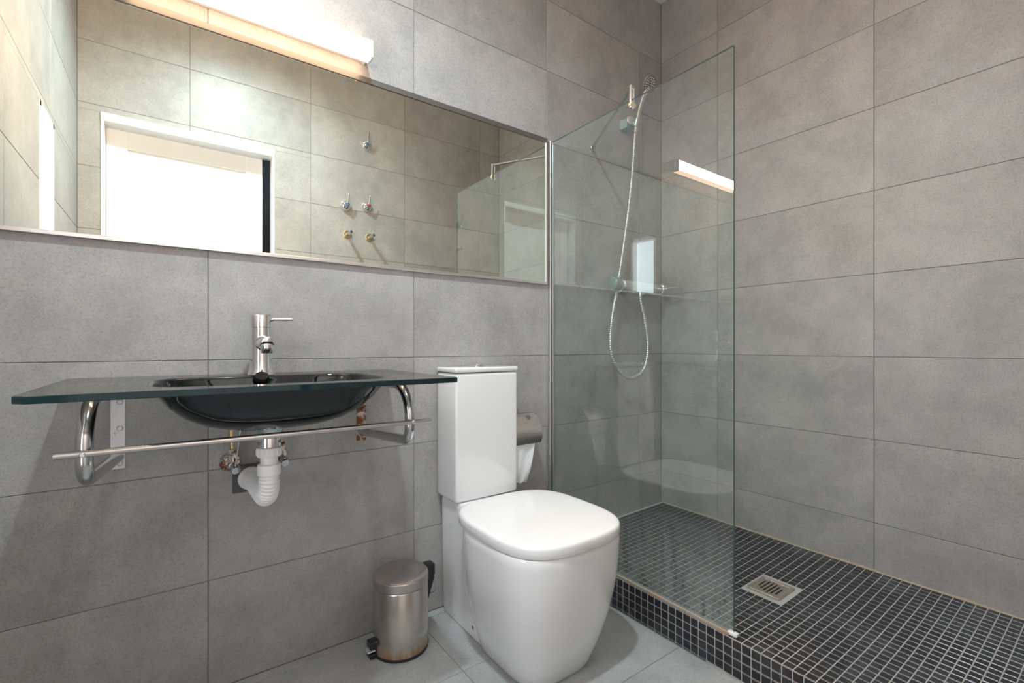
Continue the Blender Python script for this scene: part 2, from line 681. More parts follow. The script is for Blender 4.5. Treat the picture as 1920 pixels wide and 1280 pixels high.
# door: frame, header, leaf with a recessed panel
door = NB()
x0, x1, _, z1 = DOOR
add_box(door, (x0, -D - 0.083, 0), (x0 + 0.012, -D + 0.004, z1 - 0.012), 0.001)
add_box(door, (x1 - 0.012, -D - 0.083, 0), (x1, -D + 0.004, z1 - 0.012), 0.001)
add_box(door, (x0, -D - 0.083, z1 - 0.04), (x1, -D + 0.006, z1), 0.001)
dobj = struct(part('door_1', door, M['paint'], None, 30), 'white painted door standing slightly ajar, seen in the mirror')
lx0, lx1 = x0 + 0.012, -1.622
bm = NB()
yf, yb = -D - 0.084, -D - 0.122
ix0, ix1 = lx0 + 0.085, lx1 - 0.085
for lo, hi in (((lx0, yb, 0.01), (ix0, yf, z1 - 0.03)), ((ix1, yb, 0.01), (lx1, yf, z1 - 0.03)), ((ix0, yb, z1 - 0.13), (ix1, yf, z1 - 0.03)),
               ((ix0, yb, 0.01), (ix1, yf, 0.15)), ((ix0, yb, 0.9), (ix1, yf, 1.02))):
    add_box(bm, lo, hi, 0.002, 1)
leaf = part('door_leaf', bm, M['paint'], dobj, 30)
bm = NB()
add_box(bm, (ix0, yb + 0.004, 1.02), (ix1, yf - 0.010, z1 - 0.13), 0.003, 1)
part('door_panel', bm, M['paint'], dobj, 30)
bm = NB()
add_box(bm, (ix0, yb + 0.004, 0.15), (ix1, yf - 0.010, 0.9), 0.003, 1)
part('door_panel', bm, M['paint'], dobj, 30)

# narrow frosted window in the left wall
y0, y1, wz0, wz1 = WIN
bm = NB()
fx = -W
for lo, hi in (((fx - 0.09, y0, wz0), (fx + 0.002, y0 + 0.022, wz1)), ((fx - 0.09, y1 - 0.022, wz0), (fx + 0.002, y1, wz1)),
               ((fx - 0.09, y0, wz1 - 0.022), (fx + 0.002, y1, wz1)), ((fx - 0.09, y0, wz0), (fx + 0.006, y1, wz0 + 0.022))):
    add_box(bm, lo, hi, 0.0015, 1)
wobj = struct(part('window_1', bm, M['paint'], None, 30), 'narrow white framed window with a frosted pane, seen in the mirror')
bm = NB()
add_box(bm, (fx - 0.056, y0 + 0.02, wz0 + 0.02), (fx - 0.052, y1 - 0.02, wz1 - 0.02))
part('window_pane', bm, M['frost'], wobj, 0)

# ------------------------------------------------------------------ shower platform with mosaic
PX, PIT = -0.770, 0.0265


def ptop(x, y):
    base = 0.133 + 0.007 * y + 0.02 * x
    s = math.sin(PI * min(1, max(0, -x / 0.77)))
    return base - 0.008 * s * min(1, max(0.15, -y / 0.5))


plat = thing('shower_platform', 'raised shower platform clad in small black mosaic tiles with pale joints', 'shower base', (PX / 2, -D / 2, 0))
bm = NB()
nx, ny = 30, 58
grid = [[bm.verts.new((PX * (1 - i / nx), -D * j / ny, ptop(PX * (1 - i / nx), -D * j / ny) - 0.0012)) for i in range(nx + 1)] for j in range(ny + 1)]
for j in range(ny):
    for i in range(nx):
        bm.faces.new((grid[j][i], grid[j][i + 1], grid[j + 1][i + 1], grid[j + 1][i]))
low = [[bm.verts.new((x, -D * j / ny, 0.0)) for x in (PX + 0.001, 0)] for j in range(ny + 1)]
for j in range(ny):
    bm.faces.new((grid[j][0], grid[j + 1][0], low[j + 1][0], low[j][0]))
part('platform_body', bm, M['mosaicgrout'], plat, 30)

cF = Vector((math.cos(YAW), math.sin(YAW)))
cR = Vector((math.sin(YAW), -math.cos(YAW)))


def project(p):
    d = Vector((p[0] - cam.location.x, p[1] - cam.location.y))
    s = d.dot(cF)
    if s < 0.05:
        return None
    return 960 + 881.16 * d.dot(cR) / s, 649.1 - 881.16 * (p[2] - cam.location.z) / s, s


DR = (-0.458, -0.342, -0.792, -0.684)   # floor drain x0, x1, y0, y1
cells = []
ylines = []
yy = -0.728 + PIT * 27
while yy > -D - PIT:
    ylines.append(yy)
    yy -= PIT
for yt, ybm in zip(ylines, ylines[1:]):
    ya, yb_ = min(yt, -0.004), max(ybm, -D + 0.002)
    if ya - yb_ < 0.006:
        continue
    yc = (ya + yb_) / 2
    for i in range(30):
        xa, xb = PX + PIT * i, min(PX + PIT * (i + 1), -0.003)
        if xb - xa < 0.006:
            continue
        xc = (xa + xb) / 2
        if DR[0] - 0.012 < xc < DR[1] + 0.012 and DR[2] - 0.012 < yc < DR[3] + 0.012:
            continue
        cells.append(('top', (xc, yc, ptop(xc, yc)), xb - xa, ya - yb_))
    for k in range(5):
        zt = ptop(PX, yc) - 0.0005 - PIT * k
        zb = max(zt - PIT, 0.001)
        if zt - zb < 0.005:
            continue
        cells.append(('face', (PX, yc, (zt + zb) / 2), ya - yb_, zt - zb))


def cell_area(c):
    q = project(c[1])
    if q is None or not (-20 < q[0] < 1940 and q[1] < 1300):
        return 0.0
    v = Vector(c[1]) - cam.location
    nrm = Vector((0, 0, 1)) if c[0] == 'top' else Vector((-1, 0, 0))
    return c[2] * c[3] * abs(v.normalized().dot(nrm)) / q[2] ** 2


cells.sort(key=cell_area, reverse=True)
MOS = {}


def mosaic_mesh(w, h):
    key = (round(w, 3), round(h, 3))
    if key not in MOS:
        g, c, t = 0.0014, 0.0011, 0.005
        a, b = w / 2 - g, h / 2 - g
        rings = [[(-a, -b, -t), (a, -b, -t), (a, b, -t), (-a, b, -t)], [(-a, -b, -c), (a, -b, -c), (a, b, -c), (-a, b, -c)],
                 [(-a + c, -b + c, 0), (a - c, -b + c, 0), (a - c, b - c, 0), (-a + c, b - c, 0)]]
        f = [(8, 9, 10, 11)]
        for k in (0, 4):
            for i in range(4):
                j = (i + 1) % 4
                f.append((k + i, k + j, k + 4 + j, k + 4 + i))
        me = bpy.data.meshes.new('mosaic')
        me.from_pydata([p for r in rings for p in r], [], f)
        me.materials.append(M['mosaic'])
        MOS[key] = me
    return MOS[key]


rest = NB()
ploc = Vector(plat.location)
for idx, (kind, c, w, h) in enumerate(cells):
    p = Vector(c)
    if kind == 'top':
        e = 0.004
        dzx = (ptop(c[0] + e, c[1]) - ptop(c[0] - e, c[1])) / (2 * e) + random.gauss(0, 0.006)
        dzy = (ptop(c[0], c[1] + e) - ptop(c[0], c[1] - e)) / (2 * e) + random.gauss(0, 0.006)
        n = Vector((-dzx, -dzy, 1)).normalized()
        X = Vector((1, 0, dzx)).normalized()
        p += n * 0.0002
    else:
        n = Vector((-1, random.gauss(0, 0.008), random.gauss(0, 0.008))).normalized()
        X = Vector((0, -1, 0))
        p += Vector((-0.0012, 0, 0))
    X = (X - n * X.dot(n)).normalized()
    Y = n.cross(X)
    mw = Matrix(((X.x, Y.x, n.x, p.x), (X.y, Y.y, n.y, p.y), (X.z, Y.z, n.z, p.z), (0, 0, 0, 1)))
    me = mosaic_mesh(w, h)
    if idx < 300:
        o = bpy.data.objects.new('mosaic_tile', me)
        o.matrix_world = Matrix.Translation(-ploc) @ mw
        COL.objects.link(o)
        o.parent = plat
    else:
        vmap = [rest.verts.new(mw @ v.co) for v in me.vertices]
        for f in me.polygons:
            rest.faces.new([vmap[i] for i in f.vertices])
o = part('mosaic_field', rest, M['mosaic'], plat, 0)
o['kind'] = 'stuff'

bm = NB()
for ya, yb_, hh in [(-0.02 - 0.1 * k, -0.12 - 0.1 * k, 0.003 + 0.0015 * ((k * 7) % 3)) for k in range(14)]:
    P = [[bm.verts.new((xx, y, ptop(0, y) + zz)) for xx, zz in ((-0.0045, -0.0005), (0.0, -0.0005), (0.0, hh), (-0.002, hh))] for y in (ya, yb_)]
    bm.faces.new(P[0])
    bm.faces.new(P[1])
    for i in range(4):
        j = (i + 1) % 4
        bm.faces.new((P[0][i], P[0][j], P[1][j], P[1][i]))
part('corner_sealant', bm, M['sealant'], plat, 0, 'yellowed sealant line along the wall')

# floor drain
dz = ptop(-0.4, -0.738) + 0.002
drain = thing('floor_drain', 'square tarnished steel drain grate set in the black mosaic', 'drain', (-0.4, -0.738, dz))
bm = NB()
x0, x1, y0, y1 = DR
w = 0.010
for lo, hi in (((x0, y0), (x1, y0 + w)), ((x0, y1 - w), (x1, y1)), ((x0, y0 + w), (x0 + w, y1 - w)), ((x1 - w, y0 + w), (x1, y1 - w))):
    add_box(bm, (lo[0], lo[1], dz - 0.012), (hi[0], hi[1], dz + 0.003), 0.001, 1)
part('drain_frame', bm, M['graterust'], drain, 30)
bm = NB()
gx0, gx1, gy0, gy1 = x0 + w, x1 - w, y0 + w, y1 - w
# bars between six slots that run along x, short at both ends of the row as the slots fill a circle
ns = 6
yc, xc, rad = (gy0 + gy1) / 2, (gx0 + gx1) / 2, 0.040
pitch = 0.0125
ys = [yc + (k - (ns - 1) / 2) * pitch for k in range(ns)]
edges = [gy0] + [v for yv in ys for v in (yv - 0.0032, yv + 0.0032)] + [gy1]
for k in range(0, len(edges), 2):
    add_box(bm, (gx0, edges[k], dz - 0.0016), (gx1, edges[k + 1], dz + 0.0016))
for yv in ys:
    hl = math.sqrt(max(0.0004, rad ** 2 - (yv - yc) ** 2))
    sk = (yv - yc) * 0.25
    add_box(bm, (gx0, yv - 0.0033, dz - 0.0016), (xc - hl + sk, yv + 0.0033, dz + 0.0015))
    add_box(bm, (xc + hl + sk, yv - 0.0033, dz - 0.0016), (gx1, yv + 0.0033, dz + 0.0011))
part('drain_grate', bm, M['graterust'], drain, 0)
bm = NB()
add_box(bm, (gx0 - 0.002, gy0 - 0.002, dz - 0.0029), (gx1 + 0.002, gy1 + 0.002, dz - 0.0017))  # black sheet close under the grate, stands in for shade in the slots
part('slot_shade_sheet', bm, M['rubber'], drain, 0)

# ------------------------------------------------------------------ glass shower screen
GX = -0.7575
scr = thing('shower_screen', 'tall clear glass shower screen with water marks standing on the platform edge', 'glass screen', (GX, -0.4, 0.115))
bm = NB()
GY1 = -0.806
zb0, zb1 = 0.1245, 0.1185
v = []
for x in (GX - 0.004, GX + 0.004):
    v.append([bm.verts.new((x, -0.004, zb0)), bm.verts.new((x, GY1, zb1)), bm.verts.new((x, GY1, 1.794)), bm.verts.new((x, -0.004, 1.794))])
bm.faces.new(v[0])
bm.faces.new(v[1])
for i in range(4):
    j = (i + 1) % 4
    bm.faces.new((v[0][i], v[0][j], v[1][j], v[1][i])).material_index = 1
part('glass_pane', bm, [M['screen'], M['screenedge']], scr, 0)
bm = NB()
add_box(bm, (GX - 0.011, -0.016, 0.12), (GX - 0.0045, -0.0005, 1.80), 0.0008, 1)
add_box(bm, (GX + 0.0045, -0.016, 0.12), (GX + 0.010, -0.0005, 1.80), 0.0008, 1)
add_box(bm, (GX - 0.0045, -0.0035, 0.12), (GX + 0.0045, -0.0005, 1.80))
part('wall_channel', bm, M['alu'], scr, 30)


def sloped_bar(bm, xa, xb, ya, yb_, h0, h1):
    P = []
    for y in (ya, yb_):
        z = 0.5 * (ptop(xa, y) + ptop(xb, y))
        P.append([bm.verts.new((xa, y, z + h0)), bm.verts.new((xb, y, z + h0)), bm.verts.new((xb, y, z + h1)), bm.verts.new((xa, y, z + h1))])
    bm.faces.new(P[0])
    bm.faces.new(P[1])
    for i in range(4):
        j = (i + 1) % 4
        bm.faces.new((P[0][i], P[0][j], P[1][j], P[1][i]))


bm = NB()
sloped_bar(bm, GX - 0.0115, GX - 0.0042, -0.002, -0.795, 0.0005, 0.0085)
sloped_bar(bm, GX + 0.0042, GX + 0.0085, -0.002, -0.80, 0.0005, 0.0065)
part('silicone_bead', bm, M['mortar'], scr, 30, 'rust-stained silicone bead')
bm = NB()
add_box(bm, (GX - 0.0085, -0.818, 0.1135), (GX + 0.0075, -0.790, 0.1245), 0.003, 2)
part('corner_blob', bm, M['paint'], scr, 40, 'whitish sealant lump')

# stay bar between the wall and the top of the glass
bar = thing('stay_bar', 'thin steel stay bar bracing the top of the glass screen to the wall', 'bracket', (-0.504, 0, 1.839))
a, b = Vector((-0.504, -0.001, 1.839)), Vector((GX, -0.440, 1.838))
bm = NB()
add_tube(bm, [a, b], 0.0058, 16)
part('rod', bm, M['tube'], bar)
bm = NB()
add_lathe(bm, [(0.013, 0), (0.013, 0.005), (0.009, 0.009), (0.007, 0.016)], (-0.504, 0, 1.839), (0, -1, 0), 20)
part('wall_flange', bm, M['tube'], bar)
bm = NB()
for sx in (-0.0105, 0.0055):
    add_box(bm, (GX + sx, -0.4445, 1.765), (GX + sx + 0.005, -0.4355, 1.842), 0.0015, 2)
add_box(bm, (GX - 0.009, -0.4445, 1.8325), (GX + 0.009, -0.4355, 1.8445), 0.0015, 2)
part('glass_clamp', bm, M['alu'], bar)
bm = NB()
add_lathe(bm, [(0.0075, 0), (0.0075, 0.004), (0.005, 0.006)], (GX - 0.0105, -0.440, 1.777), (-1, 0, 0), 16)
add_lathe(bm, [(0.0075, 0), (0.0075, 0.004), (0.005, 0.006)], (GX + 0.0105, -0.440, 1.777), (1, 0, 0), 16)
part('clamp_screw', bm, M['brass'], bar)

# ------------------------------------------------------------------ mirror
mir = thing('wall_mirror', 'wide frameless wall mirror with a slim metal edge strip above the washbasin', 'mirror', (-1.6, 0, 1.2))
bm = NB()
add_box(bm, (-2.411, -0.0065, 1.207), (-0.7865, -0.0008, 1.790))
part('mirror_glass', bm, M['mirror'], mir, 0)
bm = NB()
add_box(bm, (-2.411, -0.0115, 1.196), (-0.777, -0.0005, 1.2065), 0.001, 1)
part('bottom_strip', bm, M['alu'], mir, 30)
bm = NB()
add_box(bm, (-0.7862, -0.0105, 1.2065), (-0.7775, -0.0005, 1.790), 0.001, 1)
part('side_strip', bm, M['alu'], mir, 30)
bm = NB()
add_box(bm, (-2.411, -0.0100, 1.7903), (-0.777, -0.0005, 1.8090), 0.0008, 1)
part('top_strip', bm, M['trim'], mir, 30, 'dark top edge strip')

# ------------------------------------------------------------------ lamp over the mirror
LX0, LX1 = -2.15, -1.548
lamp = thing('mirror_lamp', 'long glowing white strip lamp on the wall above the mirror', 'lamp', (-1.86, 0, 1.86))
bm = NB()
add_box(bm, (LX0 + 0.002, -0.0295, 1.854), (LX1 - 0.002, -0.0005, 1.888), 0.001, 1)
part('lamp_base', bm, M['cap'], lamp, 30)
prof = [(-0.030, 1.852), (-0.046, 1.834), (-0.052, 1.8315), (-0.078, 1.829), (-0.085, 1.834), (-0.085, 1.883), (-0.078, 1.889), (-0.030, 1.892)]
bm = NB()
add_loft(bm, [[Vector((x, y, z)) for y, z in prof] for x in (LX0 + 0.006, LX1 - 0.006)])
for f in bm.faces:
    f.material_index = 0 if f.calc_center_median().y < -0.0842 else 1
part('diffuser', bm, [M['diffuser'], M['diffuser_side']], lamp, 20, 'glowing white diffuser')
prof2 = [(0, 1.850), (-0.029, 1.850), (-0.045, 1.833), (-0.052, 1.8302), (-0.0785, 1.8277), (-0.0863, 1.8332), (-0.0863, 1.8838), (-0.0785, 1.8903), (-0.030, 1.8935), (0, 1.890)]
for xa, xb in ((LX0, LX0 + 0.0055), (LX1 - 0.0055, LX1)):
    bm = NB()
    add_loft(bm, [[Vector((x, y - 0.0005, z)) for y, z in prof2] for x in (xa, xb)])
    part('end_cap', bm, M['cap'], lamp, 20)

# ceiling spot that carries the cool light
cs = thing('ceiling_spot', 'round recessed ceiling spotlight above the middle of the room', 'lamp', (-1.77, -0.87, H))
bm = NB()
add_lathe(bm, [(0.040, -0.012), (0.062, -0.012), (0.066, -0.004), (0.066, -0.0005), (0.040, -0.0005)], (-1.77, -0.87, H), (0, 0, 1), 40, False)
part('trim_ring', bm, M['alu'], cs)
bm = NB()
add_lathe(bm, [(0.039, -0.010), (0.039, -0.002)], (-1.77, -0.87, H), (0, 0, 1), 40)
part('lens', bm, M['spotlens'], cs)

# ------------------------------------------------------------------ glass washbasin
SX0, SX1, SY, SZ, ST = -2.255, -1.474, -0.500, 0.861, 0.0125
BC = Vector((-1.853, -0.283))
sink = thing('washbasin', 'dark glass countertop with a black oval bowl fixed to the tiled wall', 'washbasin', (-1.865, 0, 0.848))


def counter_outline(ang):
    """point of the rounded rectangle in the direction ang from the bowl centre"""
    d = Vector((math.cos(ang), math.sin(ang)))
    lo, hi = 0.0, 1.2
    rc = 0.022

    def inside(p):
        x0, x1, y0, y1 = SX0, SX1, SY, -0.003
        if not (x0 <= p.x <= x1 and y0 <= p.y <= y1):
            return False
        if p.y < y0 + rc:
            for cx_ in (x0 + rc, x1 - rc):
                if (p.x < x0 + rc and cx_ < -1.9) or (p.x > x1 - rc and cx_ > -1.9):
                    if (p - Vector((cx_, y0 + rc))).length > rc:
                        return False
        return True
    for _ in range(40):
        m = (lo + hi) / 2
        if inside(BC + d * m):
            lo = m
        else:
            hi = m
    return BC + d * lo


NA = 160
angs = [2 * PI * i / NA for i in range(NA)]
for cx_, cy_ in ((SX0, -0.003), (SX1, -0.003)):
    t = math.atan2(cy_ - BC.y, cx_ - BC.x) % (2 * PI)
    k = min(range(NA), key=lambda i: abs(angs[i] - t))
    angs[k] = t
BA, BB, BN = 0.227, 0.153, 4.6


def bowl_pt(ang, k, z, n=BN, a=BA, b=BB):
    c, s = math.cos(ang), math.sin(ang)
    r = 1.0 / (abs(c / a) ** n + abs(s / b) ** n) ** (1 / n)
    return Vector((BC.x + c * r * k, BC.y + s * r * k, z))


outer = [counter_outline(t) for t in angs]
bm = NB()
e = 0.0012
oT = [bm.verts.new((p.x + (BC.x - p.x) * 0.004, p.y + (BC.y - p.y) * 0.004, SZ)) for p in outer]
oT2 = [bm.verts.new((p.x, p.y, SZ - e)) for p in outer]
oB2 = [bm.verts.new((p.x, p.y, SZ - ST + e)) for p in outer]
oB = [bm.verts.new((p.x + (BC.x - p.x) * 0.004, p.y + (BC.y - p.y) * 0.004, SZ - ST)) for p in outer]
iT = [bm.verts.new(bowl_pt(t, 1.06, SZ)) for t in angs]
iB = [bm.verts.new(bowl_pt(t, 1.06, SZ - ST)) for t in angs]
for i in range(NA):
    j = (i + 1) % NA
    bm.faces.new((oT[i], oT[j], iT[j], iT[i]))
    bm.faces.new((oB[i], oB[j], iB[j], iB[i]))
    for p, q in ((oT, oT2), (oT2, oB2), (oB2, oB)):
        bm.faces.new((p[i], p[j], q[j], q[i])).material_index = 1
    bm.faces.new((iT[i], iT[j], iB[j], iB[i])).material_index = 1
part('countertop', bm, [M['counter'], M['glassedge']], sink, 30, 'dark green-edged glass slab')
bm = NB()
BD = 0.112
rings = []
inner = [(1.058, 0.0), (1.045, -0.0004), (1.030, -0.0020), (1.018, -0.0055), (1.008, -0.011), (0.990, -0.021), (0.95, -0.036), (0.88, -0.054), (0.78, -0.070), (0.62, -0.084), (0.42, -0.094), (0.2, -0.099), (0.08, -0.100)]
outp = [(0.08, -BD - 0.004), (0.22, -BD - 0.003), (0.45, -BD + 0.004), (0.66, -BD + 0.019), (0.82, -BD + 0.041), (0.93, -BD + 0.066), (0.985, -BD + 0.083), (1.03, -ST - 0.004), (1.058, -ST)]
prof = inner + outp
for k, dzv in prof:
    rings.append([bowl_pt(t, k, SZ + dzv, 2.0 + (BN - 2) * min(1, k) ** 1.5) for t in angs])
add_loft(bm, rings + [rings[0]], False, False)
bmesh.ops.remove_doubles(bm, verts=bm.verts, dist=1e-6)
part('bowl', bm, M['bowl'], sink, 50, 'glossy black glass bowl')
bm = NB()
add_lathe(bm, [(0.021, 0.0), (0.021, 0.003), (0.015, 0.005), (0.0, 0.005)], (BC.x - 0.02, BC.y + 0.02, SZ - 0.100), (0, 0, 1), 24)
part('plug', bm, M['chrome'], sink)
# overflow gasket under the tap
bm = NB()
add_lathe(bm, [(0.0, 0), (0.016, 0), (0.018, 0.006), (0.016, 0.012)], (-1.864, -0.137, SZ - 0.009), (0, -0.6, 0.8), 20)
part('overflow', bm, M['rubber'], sink)

# bracket tubes and their wall plates
for (bx, px_, rust, lab) in ((-2.184, -2.162, 'rustplate', 'curved steel basin bracket with white spotted plate, under the left end of the basin'),
                             (-1.548, -1.558, 'veryrusty', 'curved steel basin bracket with badly rusted wall plate, beside the toilet cistern')):
    br = thing('basin_bracket', lab, 'bracket', (px_, 0, 0.74), 'basin brackets')
    bm = NB()
    add_box(bm, (px_ - 0.0145, -0.004, 0.634), (px_ + 0.0145, -0.0004, 0.8475), 0.0008, 1)
    part('wall_plate', bm, M[rust], br, 30, 'rust-spotted flat plate')
    bm = NB()
    path = fillet([(px_, -0.005, 0.834), (bx, -0.362, 0.834), (bx, -0.362, 0.690), (px_, -0.005, 0.664)], [0.088, 0.042], 12)
    add_tube(bm, path, 0.0132, 18)
    part('bracket_tube', bm, M['tube'], br)
    for zz in (0.80, 0.735, 0.648):
        bm = NB()
        add_lathe(bm, [(0.0075, 0), (0.0075, 0.003), (0.005, 0.0055), (0, 0.0055)], (px_ + 0.004, -0.004, zz), (0, -1, 0), 6)
        part('bolt', bm, M[rust], br, 20)

tb = thing('towel_rail', 'slim straight steel towel rail running in front of both basin brackets', 'towel rail', (-1.86, -0.382, 0.743))
bm = NB()
add_tube(bm, [(-2.222, -0.382, 0.7445), (-1.498, -0.382, 0.7415)], 0.0062, 16)
part('rail', bm, M['steel'], tb)
for x in (-2.184, -1.548):
    bm = NB()
    add_lathe(bm, [(0.0048, 0), (0.0048, 0.012), (0.003, 0.0135), (0, 0.0135)], (x, -0.3765, 0.743), (0, -1, 0), 12)
    part('rail_screw', bm, M['alu'], tb)

# ------------------------------------------------------------------ mixer tap
FX, FY, FZ = -1.858, -0.090, SZ
tap = thing('basin_tap', 'chrome single-lever mixer tap standing behind the black bowl', 'tap', (FX, FY, FZ))
bm = NB()
add_lathe(bm, [(0.033, 0.0005), (0.033, 0.006), (0.0305, 0.011), (0.0280, 0.019), (0.0272, 0.04), (0.0272, 0.122)], (FX, FY, FZ), (0, 0, 1), 40)
part('tap_body', bm, M['chrome'], tap, 35)
bm = NB()
add_lathe(bm, [(0.0262, 0.122), (0.0262, 0.1265), (0.0285, 0.1275), (0.0290, 0.158), (0.0275, 0.161), (0, 0.1615)], (FX, FY, FZ), (0, 0, 1), 40)
part('tap_cap', bm, M['chrome'], tap, 35)
bm = NB()
sp = spline([(FX, FY - 0.012, FZ + 0.083), (FX, FY - 0.05, FZ + 0.087), (FX, FY - 0.085, FZ + 0.086), (FX, FY - 0.103, FZ + 0.081)], 6)
add_tube(bm, sp, lambda t: 0.0192 - 0.002 * t if t < 0.9 else 0.0174 - 0.05 * (t - 0.9), 24)
part('spout', bm, M['chrome'], tap, 50)
bm = NB()
add_lathe(bm, [(0.0135, -0.021), (0.0140, -0.019), (0.0160, -0.006), (0.0162, 0.0)], (FX, FY - 0.094, FZ + 0.080), (0, 0, 1), 24)
part('aerator', bm, M['chrome'], tap, 35)
bm = NB()
al = math.radians(-30)
u = Vector((math.cos(al), math.sin(al), 0.0))
p0 = Vector((FX, FY, FZ + 0.149)) + u * 0.024
add_tube(bm, [p0, p0 + u * 0.055 + Vector((0, 0, 0.001))], lambda t: 0.0044 - 0.0008 * t, 12)
add_lathe(bm, [(0.003, 0), (0.0042, 0.001), (0.0042, 0.003), (0, 0.004)], p0 + u * 0.0545 + Vector((0, 0, 0.001)), u, 12)
part('lever', bm, M['chrome'], tap)

# ------------------------------------------------------------------ waste trap under the bowl
TX, TY = -1.865, -0.262
trap = thing('drain_trap', 'white corrugated plastic waste pipe with a chrome cup under the black bowl', 'pipe', (TX, TY, 0.56))
bm = NB()
add_lathe(bm, [(0.036, 0.748), (0.033, 0.738), (0.028, 0.728), (0.0265, 0.722)], (TX, TY, 0), (0, 0, 1), 32)
part('outlet_collar', bm, M['tealplastic'], trap)
bm = NB()
add_lathe(bm, [(0.0255, 0.724), (0.0265, 0.720), (0.0265, 0.699), (0.025, 0.697)], (TX, TY, 0), (0, 0, 1), 32)
part('chrome_cup', bm, M['chrome'], trap, 35, 'chrome cup')
bm = NB()
add_lathe(bm, [(0.0262, 0.6965), (0.0272, 0.694), (0.0272, 0.678), (0.025, 0.6745), (0.019, 0.6745), (0.019, 0.655)], (TX, TY, 0), (0, 0, 1), 36)
for k in range(18):
    t = 2 * PI * k / 18
    cx_, cy_ = TX + 0.0272 * math.cos(t), TY + 0.0272 * math.sin(t)
    add_box(bm, (cx_ - 0.0012, cy_ - 0.0012, 0.679), (cx_ + 0.0012, cy_ + 0.0012, 0.693))
part('coupling_nut', bm, M['whiteplastic'], trap, 35)
bm = NB()
add_lathe(bm, [(0.0215, 0.6575), (0.0255, 0.6555), (0.0258, 0.632), (0.0225, 0.628)], (TX, TY, 0), (0, 0, 1), 32)
part('pipe_collar', bm, M['whiteplastic'], trap, 35)
bm = NB()
path = fillet([(TX, TY, 0.631), (TX, TY, 0.566), (TX - 0.008, -0.03, 0.566)], [0.055], 14)
dense = []
for p, q in zip(path, path[1:]):
    nseg = max(1, int((q - p).length / 0.0011))
    dense += [p + (q - p) * (k / nseg) for k in range(nseg)]
dense.append(path[-1])
L = sum((q - p).length for p, q in zip(dense, dense[1:]))
add_tube(bm, dense, lambda t: 0.0220 + 0.0020 * math.sin(2 * PI * t * L / 0.0068), 24)
part('corrugated_hose', bm, M['whiteplastic'], trap, 60)
bm = NB()
add_lathe(bm, [(0.031, 0.0005), (0.033, 0.004), (0.031, 0.009), (0.024, 0.012)], (TX - 0.008, -0.008, 0.566), (0, -1, 0), 32)
part('wall_rosette', bm, M['whiteplastic'], trap)
bm = NB()
add_box(bm, (TX - 0.052, -0.008, 0.528), (TX + 0.030, -0.0006, 0.604), 0.001, 1)
part('backing_plate', bm, M['slate'], trap, 30, 'dark square backing plate')

# supply valves
for (vx, vz, lab) in ((-1.922, 0.617, 'rust-pitted chrome stop valve on the wall, left of the white waste pipe'),
                      (-1.802, 0.620, 'rusty chrome stop valve on the wall, half hidden right behind the white waste pipe')):
    vt = thing('stop_valve', lab, 'valve', (vx, 0, vz), 'stop valves under the basin')
    bm = NB()
    add_lathe(bm, [(0.0265, 0.0006), (0.0262, 0.004), (0.022, 0.011), (0.014, 0.0155), (0.010, 0.017)], (vx, 0, vz), (0, -1, 0), 32)
    part('rosette', bm, M['rustchrome'], vt)
    bm = NB()
    add_lathe(bm, [(0.0085, 0.014), (0.0085, 0.040), (0.011, 0.041), (0.011, 0.060), (0.009, 0.063)], (vx, 0, vz), (0, -1, 0), 20)
    add_lathe(bm, [(0.0095, 0.0), (0.0095, 0.028), (0.011, 0.029), (0.011, 0.044), (0.008, 0.046)], (vx, -0.05, vz), (0, 0, 1), 6)
    part('valve_body', bm, M['rustchrome'], vt, 30)
    bm = NB()
    add_lathe(bm, [(0.008, 0.0), (0.012, 0.003), (0.0125, 0.016), (0.010, 0.020), (0, 0.0205)], (vx + 0.004, -0.062, vz - 0.002), (0.1, -0.9, -0.35), 20)
    part('valve_knob', bm, M['tube'], vt, 35)
    bm = NB()
    pth = spline([(vx, -0.05, vz + 0.045), (vx - 0.003, -0.052, vz + 0.10), (vx + 0.004, -0.06, vz + 0.15), (vx * 0.35 + FX * 0.65, -0.085, 0.842)], 8)
    add_tube(bm, pth, lambda t: 0.0058 + 0.0004 * math.sin(t * 220), 12)
    part('braided_hose', bm, M['brass'], vt)
lr = NB()
add_tube(lr, [(-1.905, -0.10, 0.742), (-1.918, -0.085, 0.625)], 0.0016, 8)
o = part('pull_rod', lr, M['steel'], None)
o['label'] = 'very thin slanting steel rod hanging beneath the bowl in front of a rusty valve'
o['category'] = 'rod'

# ------------------------------------------------------------------ toilet
TCX = -1.158
wc = thing('toilet', 'white close-coupled toilet with closed square lid and tall narrow cistern', 'toilet', (TCX, -0.35, 0))
bm = NB()
secs = []
for z in (0.002, 0.015, 0.04, 0.08, 0.12, 0.16, 0.20, 0.24, 0.28, 0.32, 0.36, 0.380, 0.388):
    u = 1 - (1 - min(z, 0.385) / 0.385) ** 2.0
    a, yf_, n = 0.1313 + 0.0733 * u, -0.5318 - 0.0862 * u, 3.54 - 0.44 * u
    if z > 0.383:
        a, yf_ = a - 0.003, yf_ + 0.003
    yb_ = -0.238
    secs.append(superellipse(-1.1453, (yf_ + yb_) / 2, a, (yb_ - yf_) / 2, n, z, 96, nb=5.5))
add_loft(bm, secs)
part('bowl', bm, M['ceramic'], wc, 60)
bm = NB()
secs = []
for z, a, b in ((0.002, 0.110, 0.150), (0.03, 0.112, 0.150), (0.39, 0.118, 0.150), (0.404, 0.116, 0.148), (0.409, 0.110, 0.142)):
    secs.append(superellipse(TCX - 0.002, -0.152, a, b, 12, z, 64))
add_loft(bm, secs)
part('pedestal', bm, M['ceramic'], wc, 60)
bm = NB()
secs = []
LA, LB, LYC = 0.2086, 0.2271, -0.3949
